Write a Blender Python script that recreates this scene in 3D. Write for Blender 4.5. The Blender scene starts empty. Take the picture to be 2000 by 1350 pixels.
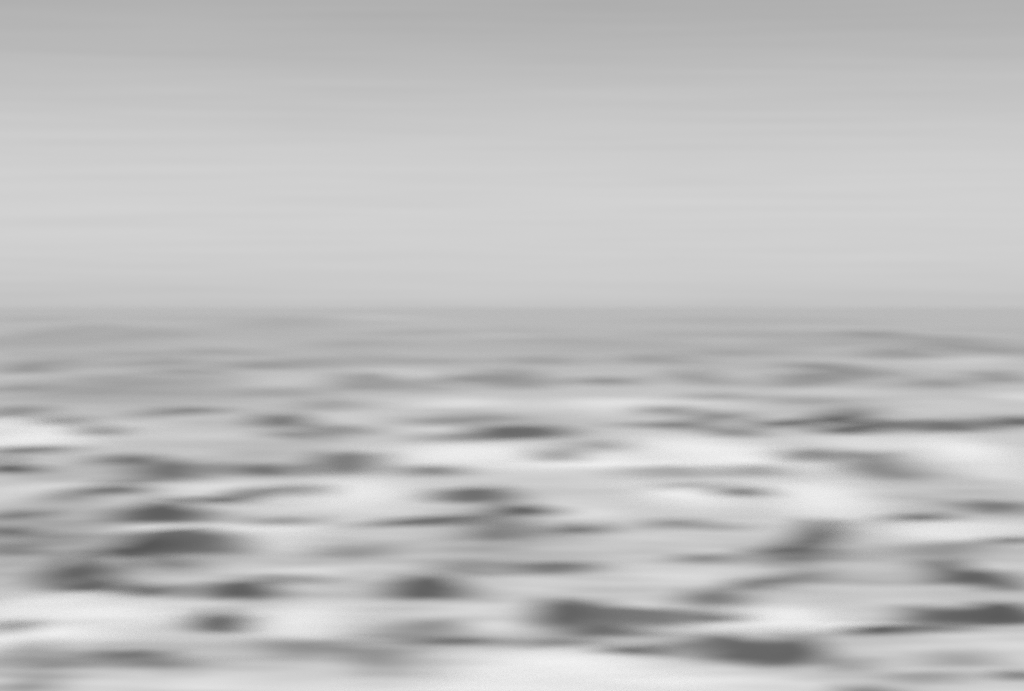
import bpy, math
import numpy as np
from mathutils import Vector, Matrix

R = math.radians
scene = bpy.context.scene
col = scene.collection

# ------------------------------------------------------------------ camera
CAM_H = 6.0                      # metres above the water
FPX = 85.0 / 36.0 * 2000.0       # focal length in pixels of the 2000 px wide photograph
HORIZON = 600.0                  # row of the horizon
PITCH = math.atan((675.0 - HORIZON) / FPX)

cd = bpy.data.cameras.new('camera')
cam = bpy.data.objects.new('camera', cd)
col.objects.link(cam)
cd.lens = 85.0
cd.sensor_width = 36.0
cd.clip_start = 0.1
cd.clip_end = 80000.0
cam.location = (0, 0, CAM_H)
cam.rotation_euler = (R(90) - PITCH, 0, 0)
cd.dof.use_dof = True            # the lens is focused far too close: the whole sea is out of focus
cd.dof.focus_distance = 3.0
cd.dof.aperture_fstop = 9.5
cd.dof.aperture_ratio = 0.105
scene.camera = cam

# ------------------------------------------------------------------ overcast sky, soft sun
SUN_EL, SUN_AZ = 58.0, 200.0     # high and behind the camera, diffused by the cloud
world = bpy.data.worlds.new('World')
scene.world = world
world.use_nodes = True
wt = world.node_tree
wt.nodes.clear()
N = wt.nodes.new
L = wt.links.new
out = N('ShaderNodeOutputWorld')
bg = N('ShaderNodeBackground')
L(bg.outputs[0], out.inputs[0])
sky = N('ShaderNodeTexSky')
sky.sky_type = 'NISHITA'
sky.sun_disc = False
sky.sun_elevation = R(SUN_EL)
sky.sun_rotation = R(SUN_AZ)
sky.dust_density = 6.0
bw = N('ShaderNodeRGBToBW')
L(sky.outputs[0], bw.inputs[0])
veil = N('ShaderNodeMath'); veil.operation = 'MULTIPLY'; veil.inputs[1].default_value = 0.006
L(bw.outputs[0], veil.inputs[0])

tc = N('ShaderNodeTexCoord')
sep = N('ShaderNodeSeparateXYZ')
L(tc.outputs['Generated'], sep.inputs[0])
# very faint broad cloud layers bend the gradient a little
mp = N('ShaderNodeMapping'); mp.inputs['Scale'].default_value = (3.0, 3.0, 26.0)
L(tc.outputs['Generated'], mp.inputs[0])
n1 = N('ShaderNodeTexNoise'); n1.inputs['Scale'].default_value = 1.6; n1.inputs['Detail'].default_value = 3.0
L(mp.outputs[0], n1.inputs[0])
c1 = N('ShaderNodeMath'); c1.operation = 'SUBTRACT'; c1.inputs[1].default_value = 0.5
L(n1.outputs[0], c1.inputs[0])
s1 = N('ShaderNodeMath'); s1.operation = 'MULTIPLY_ADD'; s1.inputs[1].default_value = 0.022
L(c1.outputs[0], s1.inputs[0]); L(sep.outputs['Z'], s1.inputs[2])
ramp = N('ShaderNodeValToRGB')
ramp.color_ramp.interpolation = 'B_SPLINE'
SKY = [(0.000, 194), (0.010, 203), (0.028, 208), (0.045, 208.5), (0.065, 204), (0.088, 194), (0.105, 184), (0.127, 171),
       (0.16, 168), (0.30, 180), (1.0, 238)]
def lin(v):
    v = v / 255.0
    return v / 12.92 if v <= 0.04045 else ((v + 0.055) / 1.055) ** 2.4
els = ramp.color_ramp.elements
while len(els) > 1:
    els.remove(els[-1])
for i, (z, v) in enumerate(SKY):
    e = els[0] if i == 0 else els.new(z)
    e.position = z
    g = lin(v)
    e.color = (g, g, g, 1)
L(s1.outputs[0], ramp.inputs[0])
# fine, long cloud streaks
mp2 = N('ShaderNodeMapping'); mp2.inputs['Scale'].default_value = (9.0, 9.0, 360.0)
L(tc.outputs['Generated'], mp2.inputs[0])
n2 = N('ShaderNodeTexNoise'); n2.inputs['Scale'].default_value = 1.0; n2.inputs['Detail'].default_value = 5.0; n2.inputs['Roughness'].default_value = 0.62
L(mp2.outputs[0], n2.inputs[0])
r2 = N('ShaderNodeMapRange'); r2.inputs['From Min'].default_value = 0.2; r2.inputs['From Max'].default_value = 0.8
r2.inputs['To Min'].default_value = 0.945; r2.inputs['To Max'].default_value = 1.055
L(n2.outputs[0], r2.inputs[0])
ml = N('ShaderNodeMath'); ml.operation = 'MULTIPLY'
L(ramp.outputs[0], ml.inputs[0]); L(r2.outputs[0], ml.inputs[1])
ad = N('ShaderNodeMath'); ad.operation = 'ADD'
L(ml.outputs[0], ad.inputs[0]); L(veil.outputs[0], ad.inputs[1])
L(ad.outputs[0], bg.inputs['Color'])
bg.inputs['Strength'].default_value = 1.0

sd = bpy.data.lights.new('sun', 'SUN')
sun = bpy.data.objects.new('sun', sd)
col.objects.link(sun)
sd.energy = 1.5
sd.angle = R(40)
sd.color = (1.0, 1.0, 1.0)
az = R(SUN_AZ)
d = Vector((math.sin(az) * math.cos(R(SUN_EL)), math.cos(az) * math.cos(R(SUN_EL)), math.sin(R(SUN_EL))))
sun.rotation_euler = d.to_track_quat('Z', 'Y').to_euler()
sun.location = (0, -40, 80)

vs = scene.view_settings
vs.view_transform = 'Standard'
vs.look = 'None'
vs.exposure = 0.0
vs.gamma = 1.0
vs.use_curve_mapping = False
scene.cycles.use_denoising = False     # keep the grain
scene.cycles.use_adaptive_sampling = False

# ------------------------------------------------------------------ where the waves and the foam lie
# seen position in the photograph -> place on the water
def place(px, py):
    a = math.atan((py - 675.0) / FPX) + PITCH
    dist = CAM_H / math.tan(a)
    return (px - 1000.0) / FPX * dist / math.cos(a), dist

# steep wave faces: x, y, half width, half height, steepness, slant
FACES = [
 (308,1002,88,17,0.932,-0.02),(425,976,76.98,9.187,0.681,-0.24),(358,1064,104,20,0.765,-0.03),(225,1079,73.44,10.56,1,-0.1),(330,1100,55,9,0.379,0),
 (148,1117,76.98,22.46,0.991,0.05),(172,1141,79.32,13.27,1,0.03),(290,1158,48.99,8.5,0.835,0),(460,1159,74.65,12.25,0.925,0.02),(425,1217,55.99,18.37,1,0),
 (830,1153,76.98,18.37,0.91,0),(250,1283,72.32,9.187,0.516,0.04),(300,1298,72,11,0.351,0.1),(60,1338,52,10,0.38,0),(885,1250,81.65,8.5,0.609,0.02),
 (825,1228,80,13,0.266,-0.12),(575,1262,80,11,0.313,0.02),(730,1282,66,14,0.333,0.05),(545,1018,62,8.5,0.37,0),(670,1080,82,8.5,0.32,-0.06),
 (600,958,40,8.5,0.422,0),(850,1017,122.5,8.5,0.714,-0.06),(925,965,83.98,17.35,0.812,-0.03),(970,1038,50,22,0.461,0),(1025,998,60.65,10.21,1,-0.06),
 (215,962,53.65,8.5,0.547,-0.03),(130,970,36,8.5,0.391,-0.05),(22,1006,44,8.5,0.695,-0.06),(12,1034,39.66,8.5,1,0),(12,1073,34,8.5,0.457,0),
 (90,1050,60,8.5,0.304,0.05),(18,921,58.32,8.5,1,0.02),(318,915,67.65,14.29,0.652,0.05),(235,898,54,10,0.694,0.03),(245,936,52,8.5,0.448,-0.05),
 (505,916,67.65,10.21,0.581,0.02),(662,902,67.65,19.4,0.481,-0.05),(840,921,56,9,0.453,0.02),(40,880,62,8.5,0.459,-0.06),(0,898,24,8.5,1,0),
 (912,1110,66,18,0.346,-0.05),(560,1132,96,8.5,0.336,0),(18,1228,40,12,0.504,0),(50,1288,80,18,0.319,0),(1600,1046,60.65,20.42,1,-0.22),
 (1545,1070,81.65,10.21,1,-0.08),(1560,1092,64,10,0.436,0),(1912,1129,74.65,14.29,0.845,0.04),(1850,1121,36,8.5,0.6,0.04),(1920,1192,125.9,20.42,1,0.04),
 (1120,1200,74.65,24.5,1,0.03),(1255,1205,128.3,13.27,0.494,-0.02),(1180,1229,72.32,11.23,0.694,0.02),(1405,1206,44,8.5,0.752,0),(1478,1271,112,22,0.824,0.01),
 (1575,1284,40,9,0.529,0.02),(1650,1296,44,8.5,0.362,0),(1230,1275,62,8.5,0.827,0.05),(1090,1258,84,8.5,0.405,0),(1320,1271,62,8.5,0.371,0),
 (1085,1108,81.65,8.5,0.445,0),(1145,1038,40,10,1,0),(1080,1041,60,9,0.359,0),(1395,1165,62,10,0.433,0),(1545,1134,82,9,0.386,-0.09),
 (1480,1146,42,8.5,0.529,-0.08),(1380,1088,54,8.5,0.432,0),(1450,963,46,11,0.812,0.02),(1350,948,64,8.5,0.443,0.03),(1738,914,58,20,0.387,-0.01),
 (1700,895,52,8.5,0.973,0),(1592,890,70,8.5,0.435,0.01),(1800,1005,54,9,0.734,-0.02),(1960,984,66,13,0.494,0),(1988,1058,44,8.5,1,-0.05),
 (1850,1076,84,8.5,0.31,-0.1),(1830,1230,62,13,0.532,0),(1720,1243,72,8.5,1,-0.02),(1880,1285,62,8.5,0.28,0),(1990,1310,34,10,1,0),
 (1700,1345,54,8.5,0.454,0),(1820,1316,84,8.5,0.291,-0.05),(1370,1026,104,8.5,0.373,0),(1320,922,94,8.5,0.322,0),(1490,920,62,8.5,0.38,0),
 (540,822,50,12,0.651,0.02),(572,850,60,8.5,0.413,0.06),(645,840,62,8.5,0.413,0.03),(345,804,72,8.5,0.384,-0.06),(18,805,64,8.5,0.386,0.03),
 (100,822,62,8.5,0.424,0.05),(180,840,44,8.5,0.498,0.05),(700,745,57.6,17.55,0.325,0.06),(490,714,64.8,8.1,0.273,0),(620,712,72,8.1,0.148,0),
 (800,705,148.8,8.1,0.181,-0.02),(310,708,76.8,9.45,0.18,0),(15,718,64.8,13.5,0.32,0),(340,732,76.8,7,0.271,0),(18,759,67.2,7,0.296,0.02),
 (200,766,144,8.1,0.12,0),(920,742,74.4,8.1,0.309,0.05),(1040,846,70,13,0.78,0),(965,852,44,9,0.683,0),(890,855,72,8.5,0.336,0.02),
 (900,819,104,8.5,0.343,-0.03),(640,790,64.8,8.5,0.257,0),(800,756,76.8,8.1,0.252,0.03),(520,767,100.8,8.1,0.21,0),(520,632,156,12.15,0.02,0),
 (200,655,192,8.1,0.02,0),(20,660,108,12.15,0.0339,0),(200,745,144,12.15,0.162,0),(1065,704,74.4,8.1,0.247,0),(1290,702,74.4,9.45,0.239,0.01),
 (1375,738,50.4,12.15,0.299,0.08),(1185,744,62.4,7,0.339,0),(1018,742,52.8,14.85,0.339,0),(1600,739,110.4,12.15,0.327,-0.05),(1650,728,86.4,8.1,0.335,0),
 (1800,660,132,9.45,0.169,0),(1790,690,100.8,10.8,0.3,0),(1860,678,180,12.15,0.0845,0),(1975,735,48,10.8,0.342,-0.04),(1860,750,57.6,9.45,0.315,-0.04),
 (1400,776,74.4,7,0.341,0.02),(1620,783,88.8,8.5,0.257,0),(1310,802,46,8.5,0.421,0.02),(1405,813,54,8.5,0.37,0.01),(1680,803,54,8.5,0.33,0),
 (1620,829,125,9,1,0.02),(1660,838,54,8.5,0.956,0),(1850,831,84,9,0.569,-0.02),(1990,821,64,10,1,-0.03),(1300,830,84,8.5,0.448,0.04),
 (1440,843,42,8.5,0.454,0.03),(1090,887,42,8.5,0.451,0.03),(1180,868,52,8.5,0.345,0),(330,690,168,7,0.151,0),(700,672,192,7,0.02,0),
 (1120,668,204,7,0.02,0),(1400,655,192,8.1,0.02,0),(1480,690,132,7,0.0945,0),(900,648,180,7,0.0806,0),(1500,625,240,7,0.02,0),
 (250,622,264,7,0.0298,0),
]
# foam patches: x, y, half width, half height, cover, slant
FOAM = [
 (370,1031,110,8,0.927,0),(75,856,90.29,16.13,0.918,0.02),(15,828,59.51,10.75,0.842,0.06),(900,888,107.7,16.13,0.855,-0.02),(1390,885,107.7,24.19,0.912,0.02),
 (1330,872,64,12,0.222,0),(1460,900,65.66,10.75,1,0),(1880,882,71.82,20.16,0.925,-0.12),(1760,864,130,9,0.134,0.02),(1690,872,64,10,0.408,-0.1),
 (1600,976,80.03,25.54,0.875,-0.05),(1335,970,59.51,18.82,1,0.05),(1850,1042,133.4,16.13,0.598,-0.02),(1800,1040,54,9,0.368,0),(1540,1205,61.56,24.19,0.928,-0.02),
 (1520,1222,153.9,10.75,1,0.01),(1100,1303,128.2,37.63,0.762,0.02),(1250,1322,200,24,0.392,0.02),(1450,1338,200,18,0.276,0),(700,962,75.92,21.5,0.748,0.06),
 (600,995,130,10,0.167,0.02),(430,953,115,12,0.413,-0.02),(800,985,120,10,0.115,0),(1130,1002,64,18,0.548,0),(580,1220,80.03,29.57,0.752,0),
 (190,1205,128.2,24.19,0.875,0),(60,1188,86.18,18.82,0.623,0),(70,1250,107.7,18.82,1,-0.05),(170,1165,64,8,0.22,0),(200,1335,110,18,0.308,-0.05),
 (500,1330,150,18,0.357,0),(955,1300,64,28,0.233,0),(920,1190,74,10,0.427,0),(965,1220,54,11,0.653,0.05),(545,1045,71.82,18.82,0.563,0),
 (610,1110,60,8,0.466,0),(1670,1110,84,10,0.272,0),(1340,1130,105,18,0.247,0.06),(1010,1140,84,18,0.217,0),(30,970,70,18,0.274,0),
 (1270,910,240,8,0.751,0),(1200,955,140,12,0.0809,0),(1000,790,200,8,0.278,0),(900,788,64,8,0.404,0),(1170,787,64,8,0.252,0),
 (1190,802,54,8,0.221,0),(1280,785,110,8,0.342,0),(1880,700,84,6,0.335,-0.02),(1720,713,64,5,0.035,0),(1900,720,64,10,0.134,0),
 (1985,773,48,6,0.641,0),(1700,770,110,4,0.225,0),(1850,790,64,8,0.18,0),(540,747,44,10,0.213,0.02),(780,735,54,6,0.689,0.06),
 (120,945,90,10,0.482,0),(1955,925,70,14,0.34,0),(880,850,54,8,0.71,0),(450,850,90,8,0.237,0),(740,880,60,8,0,0),
 (650,818,44,8,0.285,0),(370,885,54,8,0.267,0.04),(1950,1260,110,22,0.255,0),(1750,1270,110,10,0.076,0),(700,1335,160,12,0.208,0),
 (1000,1340,164.2,16.13,0.59,0),(1440,985,110,12,0.075,0),(1640,1010,90,9,0,0),(450,1120,90,9,0.156,0),(700,1120,120,10,0,0),
 (1200,1180,100,8,0.257,0),(1500,1030,80,9,0.421,0),(1450,1060,70,8,0.0678,0),(620,1180,120,12,0.0132,0),(1700,1180,90,16,0,0),
 (1950,1345,90,9,0.387,0),(350,1330,110,14,0.344,0),(30,1340,70,8,0.483,0),(780,1200,100,10,0.0668,0),(700,1040,100,10,0,0),
 (1250,1060,110,14,0.113,0),(1980,1100,60,8,0.22,0),(1640,700,110,5,0.1,0),(1800,1150,80,8,0.0756,0),(520,635,1,1,0.274,0),
 (330,628,110,4,0.08,0),(700,628,120,4,0.22,0),(1000,880,60,8,0.344,0),(1600,860,60,8,0.143,0),(1130,895,80,8,0.711,0),
 (1500,950,120,8,0,0),
]

# the thickest of them
THICK = {(75, 856), (15, 828), (900, 888), (1390, 885), (1460, 900), (1880, 882), (1600, 976), (1335, 970), (1850, 1042), (1540, 1205), (1520, 1222), (1100, 1303), (700, 962), (580, 1220), (190, 1205), (60, 1188), (70, 1250), (545, 1045), (1000, 1340)}
# broad areas of clearer (-) or more foam-streaked (+) water: x, y, half width, half height, amount
BROAD = [
 (150,1060,260,60,-0.575),(330,905,220,40,-0.374),(1000,1105,180,30,-0.29),(800,1250,220,35,-0.419),(1250,1235,230,30,-0.349),
 (1620,1095,170,35,-0.577),(1880,1075,150,25,-0.236),(110,1310,190,38,-0.316),(300,1290,150,30,-0.297),(560,1265,130,22,-0.156),
 (1750,1235,170,20,-0.278),(985,1035,140,40,-0.398),(60,1000,120,70,-0.439),(1860,985,130,20,-0.296),(1750,910,100,35,-0.364),
 (1400,1170,130,20,-0.175),(250,770,330,35,-0.454),(1020,840,160,25,-0.335),(1700,825,380,16,-0.262),(960,740,150,14,-0.181),
 (1620,725,160,20,-0.342),(1830,675,220,28,-0.317),(120,670,260,40,-0.137),(1300,680,260,20,-0.16),(560,835,130,28,-0.356),
 (640,905,120,25,-0.115),(480,1145,250,25,-0.173),(1280,905,320,45,0.256),(1450,985,300,35,0.0342),(620,970,320,35,0.15),
 (900,880,180,25,0.0796),(1180,790,420,18,-0.0339),(1900,910,150,50,0.00587),(1800,870,220,22,0.02),(620,1210,190,45,0.015),
 (130,1205,250,55,0.163),(1150,1320,420,45,0.224),(1560,1210,220,30,0.246),(1330,1120,180,35,0.111),(1020,1145,140,25,-0.0283),
 (1830,1040,220,20,0.0656),(1100,995,120,35,-0.141),(560,1060,180,30,0.0469),(1900,1290,150,40,0.151),(400,1335,260,25,-0.00671),
 (80,850,150,25,0.118),(1850,705,180,14,0.0742),(940,1215,110,25,-0.0143),(720,1095,200,20,-0.0179),(1700,1030,120,25,-0.509),
 (1850,770,200,12,-0.146),
]

# ------------------------------------------------------------------ water height and foam cover, functions of the place on the water
def fresnel(grazing):
    c = np.sin(grazing); n = 1.333
    t = np.sqrt(1 - (1 - c * c) / (n * n))
    return 0.5 * (((c - n * t) / (c + n * t)) ** 2 + ((t - n * c) / (t + n * c)) ** 2)
PHI = np.linspace(0.0, 0.9, 600)
REF = fresnel(PHI)

faces = []
for (px, py, a, b, s, sl) in FACES:
    x, y0 = place(px, py + b * 1.05)
    _, y1 = place(px, max(604.0, py - b * 1.15))
    th = CAM_H / y0
    # how far a clear face must lean towards the camera to mirror less of the low sky
    want = (lin(192.0 - 99.0 * min(1.0, s)) - 0.062) / 0.62
    phi = float(np.interp(-want, -REF, PHI))
    steep = min(0.75, max(0.02, math.tan(max(0.0, phi - th))))
    dep = 2.15 * b * y0 / FPX / (steep + th)
    back = max(0.8 * dep, 1.15 * (y1 - y0 - dep))
    faces.append((x, y0, a * y0 / FPX * 1.15, dep, steep * dep, -sl * y0 / CAM_H, min(1.0, s), back))
foams = []
for (px, py, a, b, s, sl) in FOAM:
    x, y = place(px, py)
    foams.append((x, y, a * y / FPX * 1.15, b * y * y / (CAM_H * FPX) * 1.2, s, -sl * y / CAM_H))
broads = []
for (px, py, a, b, s) in BROAD:
    x, y = place(px, py)
    broads.append((x, y, a * y / FPX, b * y * y / (CAM_H * FPX), s))

# the same kind of sea goes on to both sides and nearer; weak streaks fill the gaps everywhere
rs = np.random.default_rng(21)
def sea_spot(outside):
    while True:
        py = 600.0 + math.exp(rs.uniform(math.log(35.0), math.log(1500.0)))
        px = 1000.0 + rs.uniform(-2600, 2600)
        if (px < -120 or px > 2120 or py > 1420) == outside:
            return px, py, min(1.0, 0.25 + (py - 600) / 400.0)
for i in range(230):
    px, py, k = sea_spot(True)
    b = rs.uniform(5, 20) * k
    x, y0 = place(px, py)
    s = rs.uniform(0.2, 1.0) ** 1.4
    th = CAM_H / y0
    steep = 0.03 + 0.5 * s
    dep = 2.15 * b * y0 / FPX / (steep + th)
    faces.append((x, y0, rs.uniform(40, 105) * y0 / FPX, dep, steep * dep, rs.normal(0, 0.05) * y0 / CAM_H, s, rs.uniform(1.5, 3.5) * dep))
for i in range(170):
    px, py, k = sea_spot(True)
    x, y = place(px, py)
    foams.append((x, y, rs.uniform(50, 140) * y / FPX, rs.uniform(6, 22) * k * y * y / (CAM_H * FPX), rs.uniform(0.2, 0.68), rs.normal(0, 0.03) * y / CAM_H))
for i in range(420):
    px, py, k = sea_spot(bool(i % 3 == 0))
    x, y = place(px, py)
    broads.append((x, y, rs.uniform(30, 110) * y / FPX, rs.uniform(3, 9) * k * y * y / (CAM_H * FPX), rs.uniform(-0.30, 0.18)))

rng = np.random.default_rng(7)
chop = []
for i in range(34):
    wl = math.exp(rng.uniform(math.log(1.1), math.log(14.0)))
    ang = R(90) + rng.normal(0, 0.55)
    chop.append((math.cos(ang) * 2 * math.pi / wl, math.sin(ang) * 2 * math.pi / wl, rng.uniform(0, 6.283), 0.0032 * wl ** 0.9))

BASE = 0.47

def water(X, Y):
    """height, clear-face weight and foam cover at places X, Y (flat arrays)"""
    Z = np.zeros_like(X)
    for kx, ky, ph, am in chop:
        fade = np.clip(1.0 - np.abs(Y) / (90.0 * 2 * math.pi / math.hypot(kx, ky)), 0, 1)
        Z += am * fade * np.sin(kx * X + ky * Y + ph)
    clear = np.zeros_like(X)
    cover = np.zeros_like(X)
    order = np.argsort(Y, kind='stable')
    Ys = Y[order]
    rg = np.random.default_rng(3)
    for x, y0, w, dep, amp, sl, s, back in faces:
        rc = rg.uniform(-1, 1, (2, 7)); rp = rg.uniform(0, 6.283, (2, 7))
        m = 1.6 * w * abs(sl) + 0.6 * dep
        i0, i1 = np.searchsorted(Ys, [y0 - dep - m, y0 + 2 * dep + back + m])
        idx = order[i0:i1]
        u = (X[idx] - x) / w
        k = np.abs(u) < 1.6
        idx = idx[k]; u = u[k]
        g = np.clip(1 - (u / 1.35) ** 2, 0, 1) ** 0.9
        wob = [sum(rc[j, q] * np.sin((1.6 + 1.0 * q) * u + rp[j, q]) for q in range(7)) / (1.7) for j in (0, 1)]
        g = g * np.clip(1 + 0.28 * wob[0], 0.2, 1.8)
        yy = Y[idx] - y0 - sl * (X[idx] - x) - 0.30 * dep * wob[1]
        t = yy / dep
        up = np.clip(t, 0, 1); up = up + 0.35 * (up * up * (3 - 2 * up) - up)
        dn = np.clip((yy - dep) / back, 0, 1); dn = 1 - dn * dn * (3 - 2 * dn)
        Z[idx] += amp * g * up * dn
        f = np.clip((t + 0.45) / 0.6, 0, 1) * np.clip((1.5 - t) / 0.45, 0, 1)
        gc = np.exp(-np.abs(u / 1.05) ** 4)
        clear[idx] = np.maximum(clear[idx], gc * f * min(1.0, 1.9 * s))
    for x, y, w, dep, s, sl in foams:
        m = 2.2 * w * abs(sl)
        i0, i1 = np.searchsorted(Ys, [y - 2.2 * dep - m, y + 2.2 * dep + m])
        idx = order[i0:i1]
        u = (X[idx] - x) / w
        v = (Y[idx] - y - sl * (X[idx] - x)) / dep
        g = np.exp(-(np.abs(u) ** 2.2 + np.abs(v) ** 2.2))
        cover[idx] = cover[idx] + s * g * (1 - 0.5 * cover[idx])
    base = 0.285 + (BASE - 0.285) * np.clip((320.0 - Y) / 200.0, 0, 1)
    for x, y, w, dep, s in broads:
        i0, i1 = np.searchsorted(Ys, [y - 2.2 * dep, y + 2.2 * dep])
        idx = order[i0:i1]
        g = np.exp(-(np.abs((X[idx] - x) / w) ** 2.4 + np.abs((Y[idx] - y) / dep) ** 2.4))
        base[idx] = base[idx] * (1 + s * g) if s < 0 else base[idx] + s * g * (0.85 - base[idx])
    foam = base + (1 - base) * np.clip(cover, 0, 1)
    return Z, clear, foam * (1 - clear)

# ------------------------------------------------------------------ materials
def water_material():
    m = bpy.data.materials.new('sea_water')
    m.use_nodes = True
    t = m.node_tree
    t.nodes.clear()
    n = t.nodes.new; l = t.links.new
    o = n('ShaderNodeOutputMaterial')
    wb = n('ShaderNodeBsdfPrincipled')
    wb.inputs['Base Color'].default_value = (0.055, 0.055, 0.055, 1)
    wb.inputs['Roughness'].default_value = 0.22
    wb.inputs['IOR'].default_value = 1.333
    fb = n('ShaderNodeBsdfPrincipled')
    fb.inputs['Base Color'].default_value = (0.88, 0.88, 0.88, 1)
    fb.inputs['Roughness'].default_value = 0.9
    fb.inputs['Specular IOR Level'].default_value = 0.2
    mix = n('ShaderNodeMixShader')
    l(wb.outputs[0], mix.inputs[1]); l(fb.outputs[0], mix.inputs[2]); l(mix.outputs[0], o.inputs[0])
    g = n('ShaderNodeNewGeometry')
    # small ripples
    mpn = n('ShaderNodeMapping'); mpn.inputs['Scale'].default_value = (0.8, 1.6, 1.0)
    l(g.outputs['Position'], mpn.inputs[0])
    rn = n('ShaderNodeTexNoise'); rn.inputs['Scale'].default_value = 2.2; rn.inputs['Detail'].default_value = 2.0
    l(mpn.outputs[0], rn.inputs[0])
    bp = n('ShaderNodeBump'); bp.inputs['Strength'].default_value = 0.25; bp.inputs['Distance'].default_value = 0.05
    l(rn.outputs[0], bp.inputs['Height']); l(bp.outputs[0], wb.inputs['Normal'])
    # lacy foam: cover against a fine noise
    ca = n('ShaderNodeAttribute'); ca.attribute_name = 'foam'
    fn = n('ShaderNodeTexNoise'); fn.inputs['Scale'].default_value = 1.3; fn.inputs['Detail'].default_value = 7.0; fn.inputs['Roughness'].default_value = 0.65
    fm = n('ShaderNodeMapping'); fm.inputs['Scale'].default_value = (0.35, 1.0, 1.0)
    l(g.outputs['Position'], fm.inputs[0]); l(fm.outputs[0], fn.inputs[0])
    a1 = n('ShaderNodeMath'); a1.operation = 'SUBTRACT'; a1.inputs[1].default_value = 0.5
    l(fn.outputs[0], a1.inputs[0])
    a2 = n('ShaderNodeMath'); a2.operation = 'MULTIPLY_ADD'; a2.inputs[1].default_value = 0.8; a2.use_clamp = True
    l(a1.outputs[0], a2.inputs[0]); l(ca.outputs['Fac'], a2.inputs[2])
    gate = n('ShaderNodeMath'); gate.operation = 'MULTIPLY'; gate.inputs[1].default_value = 6.0; gate.use_clamp = True
    l(ca.outputs['Fac'], gate.inputs[0])
    a3 = n('ShaderNodeMath'); a3.operation = 'MULTIPLY'; a3.use_clamp = True
    l(a2.outputs[0], a3.inputs[0]); l(gate.outputs[0], a3.inputs[1])
    l(a3.outputs[0], mix.inputs[0])
    return m

def foam_material():
    m = bpy.data.materials.new('sea_foam')
    m.use_nodes = True
    t = m.node_tree
    t.nodes.clear()
    n = t.nodes.new; l = t.links.new
    o = n('ShaderNodeOutputMaterial')
    fb = n('ShaderNodeBsdfPrincipled')
    fb.inputs['Base Color'].default_value = (0.9, 0.9, 0.9, 1)
    fb.inputs['Roughness'].default_value = 0.9
    fb.inputs['Specular IOR Level'].default_value = 0.2
    tr = n('ShaderNodeBsdfTransparent')
    mix = n('ShaderNodeMixShader')
    l(tr.outputs[0], mix.inputs[1]); l(fb.outputs[0], mix.inputs[2]); l(mix.outputs[0], o.inputs[0])
    g = n('ShaderNodeNewGeometry')
    ca = n('ShaderNodeAttribute'); ca.attribute_name = 'foam'
    fn = n('ShaderNodeTexNoise'); fn.inputs['Scale'].default_value = 4.5; fn.inputs['Detail'].default_value = 5.0; fn.inputs['Roughness'].default_value = 0.6
    l(g.outputs['Position'], fn.inputs[0])
    a1 = n('ShaderNodeMath'); a1.operation = 'SUBTRACT'; a1.inputs[1].default_value = 0.5
    l(fn.outputs[0], a1.inputs[0])
    gate = n('ShaderNodeMath'); gate.operation = 'MULTIPLY'; gate.inputs[1].default_value = 5.0; gate.use_clamp = True
    l(ca.outputs['Fac'], gate.inputs[0])
    a2 = n('ShaderNodeMath'); a2.operation = 'MULTIPLY_ADD'; a2.inputs[1].default_value = 0.7; a2.use_clamp = True
    l(a1.outputs[0], a2.inputs[0]); l(ca.outputs['Fac'], a2.inputs[2])
    a3 = n('ShaderNodeMath'); a3.operation = 'MULTIPLY'; a3.use_clamp = True
    l(a2.outputs[0], a3.inputs[0]); l(gate.outputs[0], a3.inputs[1])
    l(a3.outputs[0], mix.inputs[0])
    return m

M_WATER, M_FOAM = water_material(), foam_material()

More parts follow.
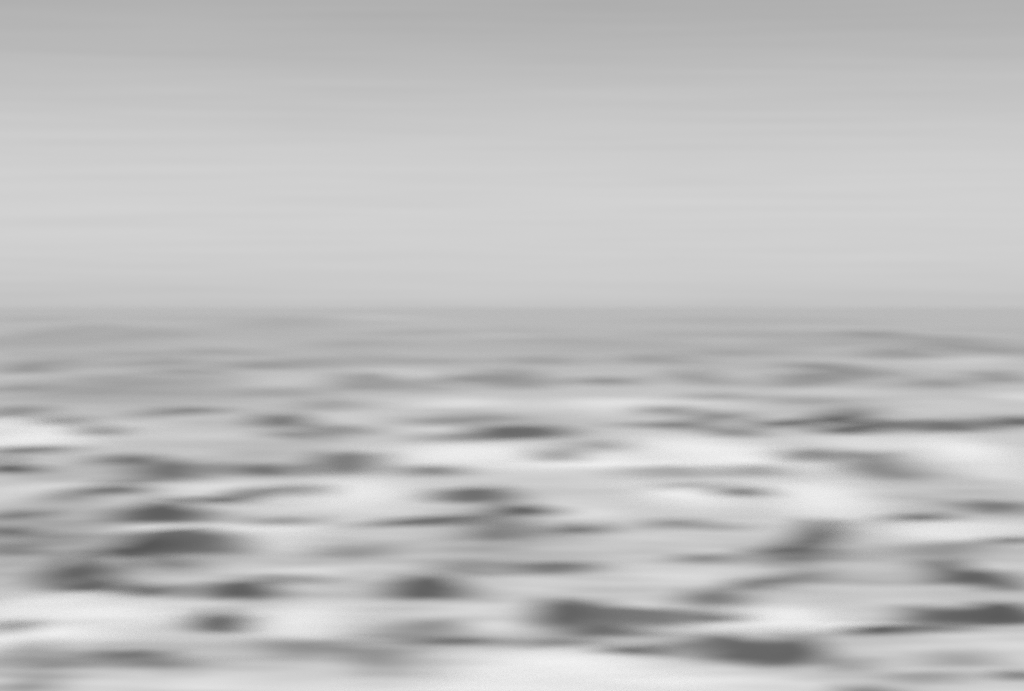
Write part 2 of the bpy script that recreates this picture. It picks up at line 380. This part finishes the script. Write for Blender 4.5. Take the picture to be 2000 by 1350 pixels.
def grid_mesh(name, X, Y, Z, mat, attr):
    nr, nc = X.shape
    co = np.stack([X, Y, Z], -1).reshape(-1, 3).astype(np.float32)
    i = (np.arange(nr - 1)[:, None] * nc + np.arange(nc - 1)[None, :]).ravel()
    q = np.stack([i, i + 1, i + 1 + nc, i + nc], -1).astype(np.int32)
    me = bpy.data.meshes.new(name)
    me.vertices.add(len(co)); me.vertices.foreach_set('co', co.ravel())
    me.loops.add(q.size); me.loops.foreach_set('vertex_index', q.ravel())
    me.polygons.add(len(q)); me.polygons.foreach_set('loop_start', np.arange(0, q.size, 4, dtype=np.int32))
    me.polygons.foreach_set('use_smooth', np.ones(len(q), dtype=bool))
    me.update(calc_edges=True)
    at = me.attributes.new('foam', 'FLOAT', 'POINT')
    at.data.foreach_set('value', attr.ravel().astype(np.float32))
    me.materials.append(mat)
    return me

# ------------------------------------------------------------------ the sea
ys = [-4000, -1500, -600, -250, -100, -40, -15, 0, 8, 14, 18, 21, 24, 26, 28, 30]
y = 30.0
while y < 420: y *= 1.0021; ys.append(y)
while y < 2500: y *= 1.008; ys.append(y)
while y < 40000: y *= 1.06; ys.append(y)
ys = np.array(ys)
us = np.linspace(-1, 1, 421)
X = us[None, :] * (14.0 + 0.27 * np.abs(ys))[:, None]
wide = np.sign(us) * np.clip((np.abs(us) - 0.97) / 0.03, 0, 1) ** 2
X = X + wide[None, :] * (3000.0 + 0.5 * np.abs(ys))[:, None]
Y = np.repeat(ys[:, None], len(us), 1)
Z, clear, foam = [v.reshape(X.shape) for v in water(X.ravel(), Y.ravel())]
sea = bpy.data.objects.new('sea', grid_mesh('sea', X, Y, Z, M_WATER, foam))
sea['kind'] = 'structure'
sea['label'] = 'grey choppy sea of dark wave faces and pale foam under the overcast sky'
col.objects.link(sea)

# the thickest foam patches lie on the water as sheets of their own
for (px, py, *_), (x, y, w, dep, s, sl) in zip(FOAM, foams):
    if (px, py) not in THICK:
        continue
    s = max(s, 0.35)
    uu = np.linspace(-1.7, 1.7, 61); vv = np.linspace(-1.7, 1.7, 61)
    U, V = np.meshgrid(uu, vv)
    PX = x + U * w
    PY = y + V * dep + sl * (PX - x)
    h, cl, _ = water(PX.ravel(), PY.ravel())
    h = h.reshape(U.shape); cl = cl.reshape(U.shape)
    g = np.exp(-(np.abs(U) ** 2.2 + np.abs(V) ** 2.2)) * s * (1 - np.clip(cl, 0, 1) * 0.8)
    e = np.clip((1.65 - np.maximum(np.abs(U), np.abs(V))) / 0.3, 0, 1)
    o = bpy.data.objects.new('foam_patch', grid_mesh('foam_patch', PX, PY, h + 0.012 + 0.05 * g, M_FOAM, g * e * 0.9))
    o.parent = sea
    col.objects.link(o)
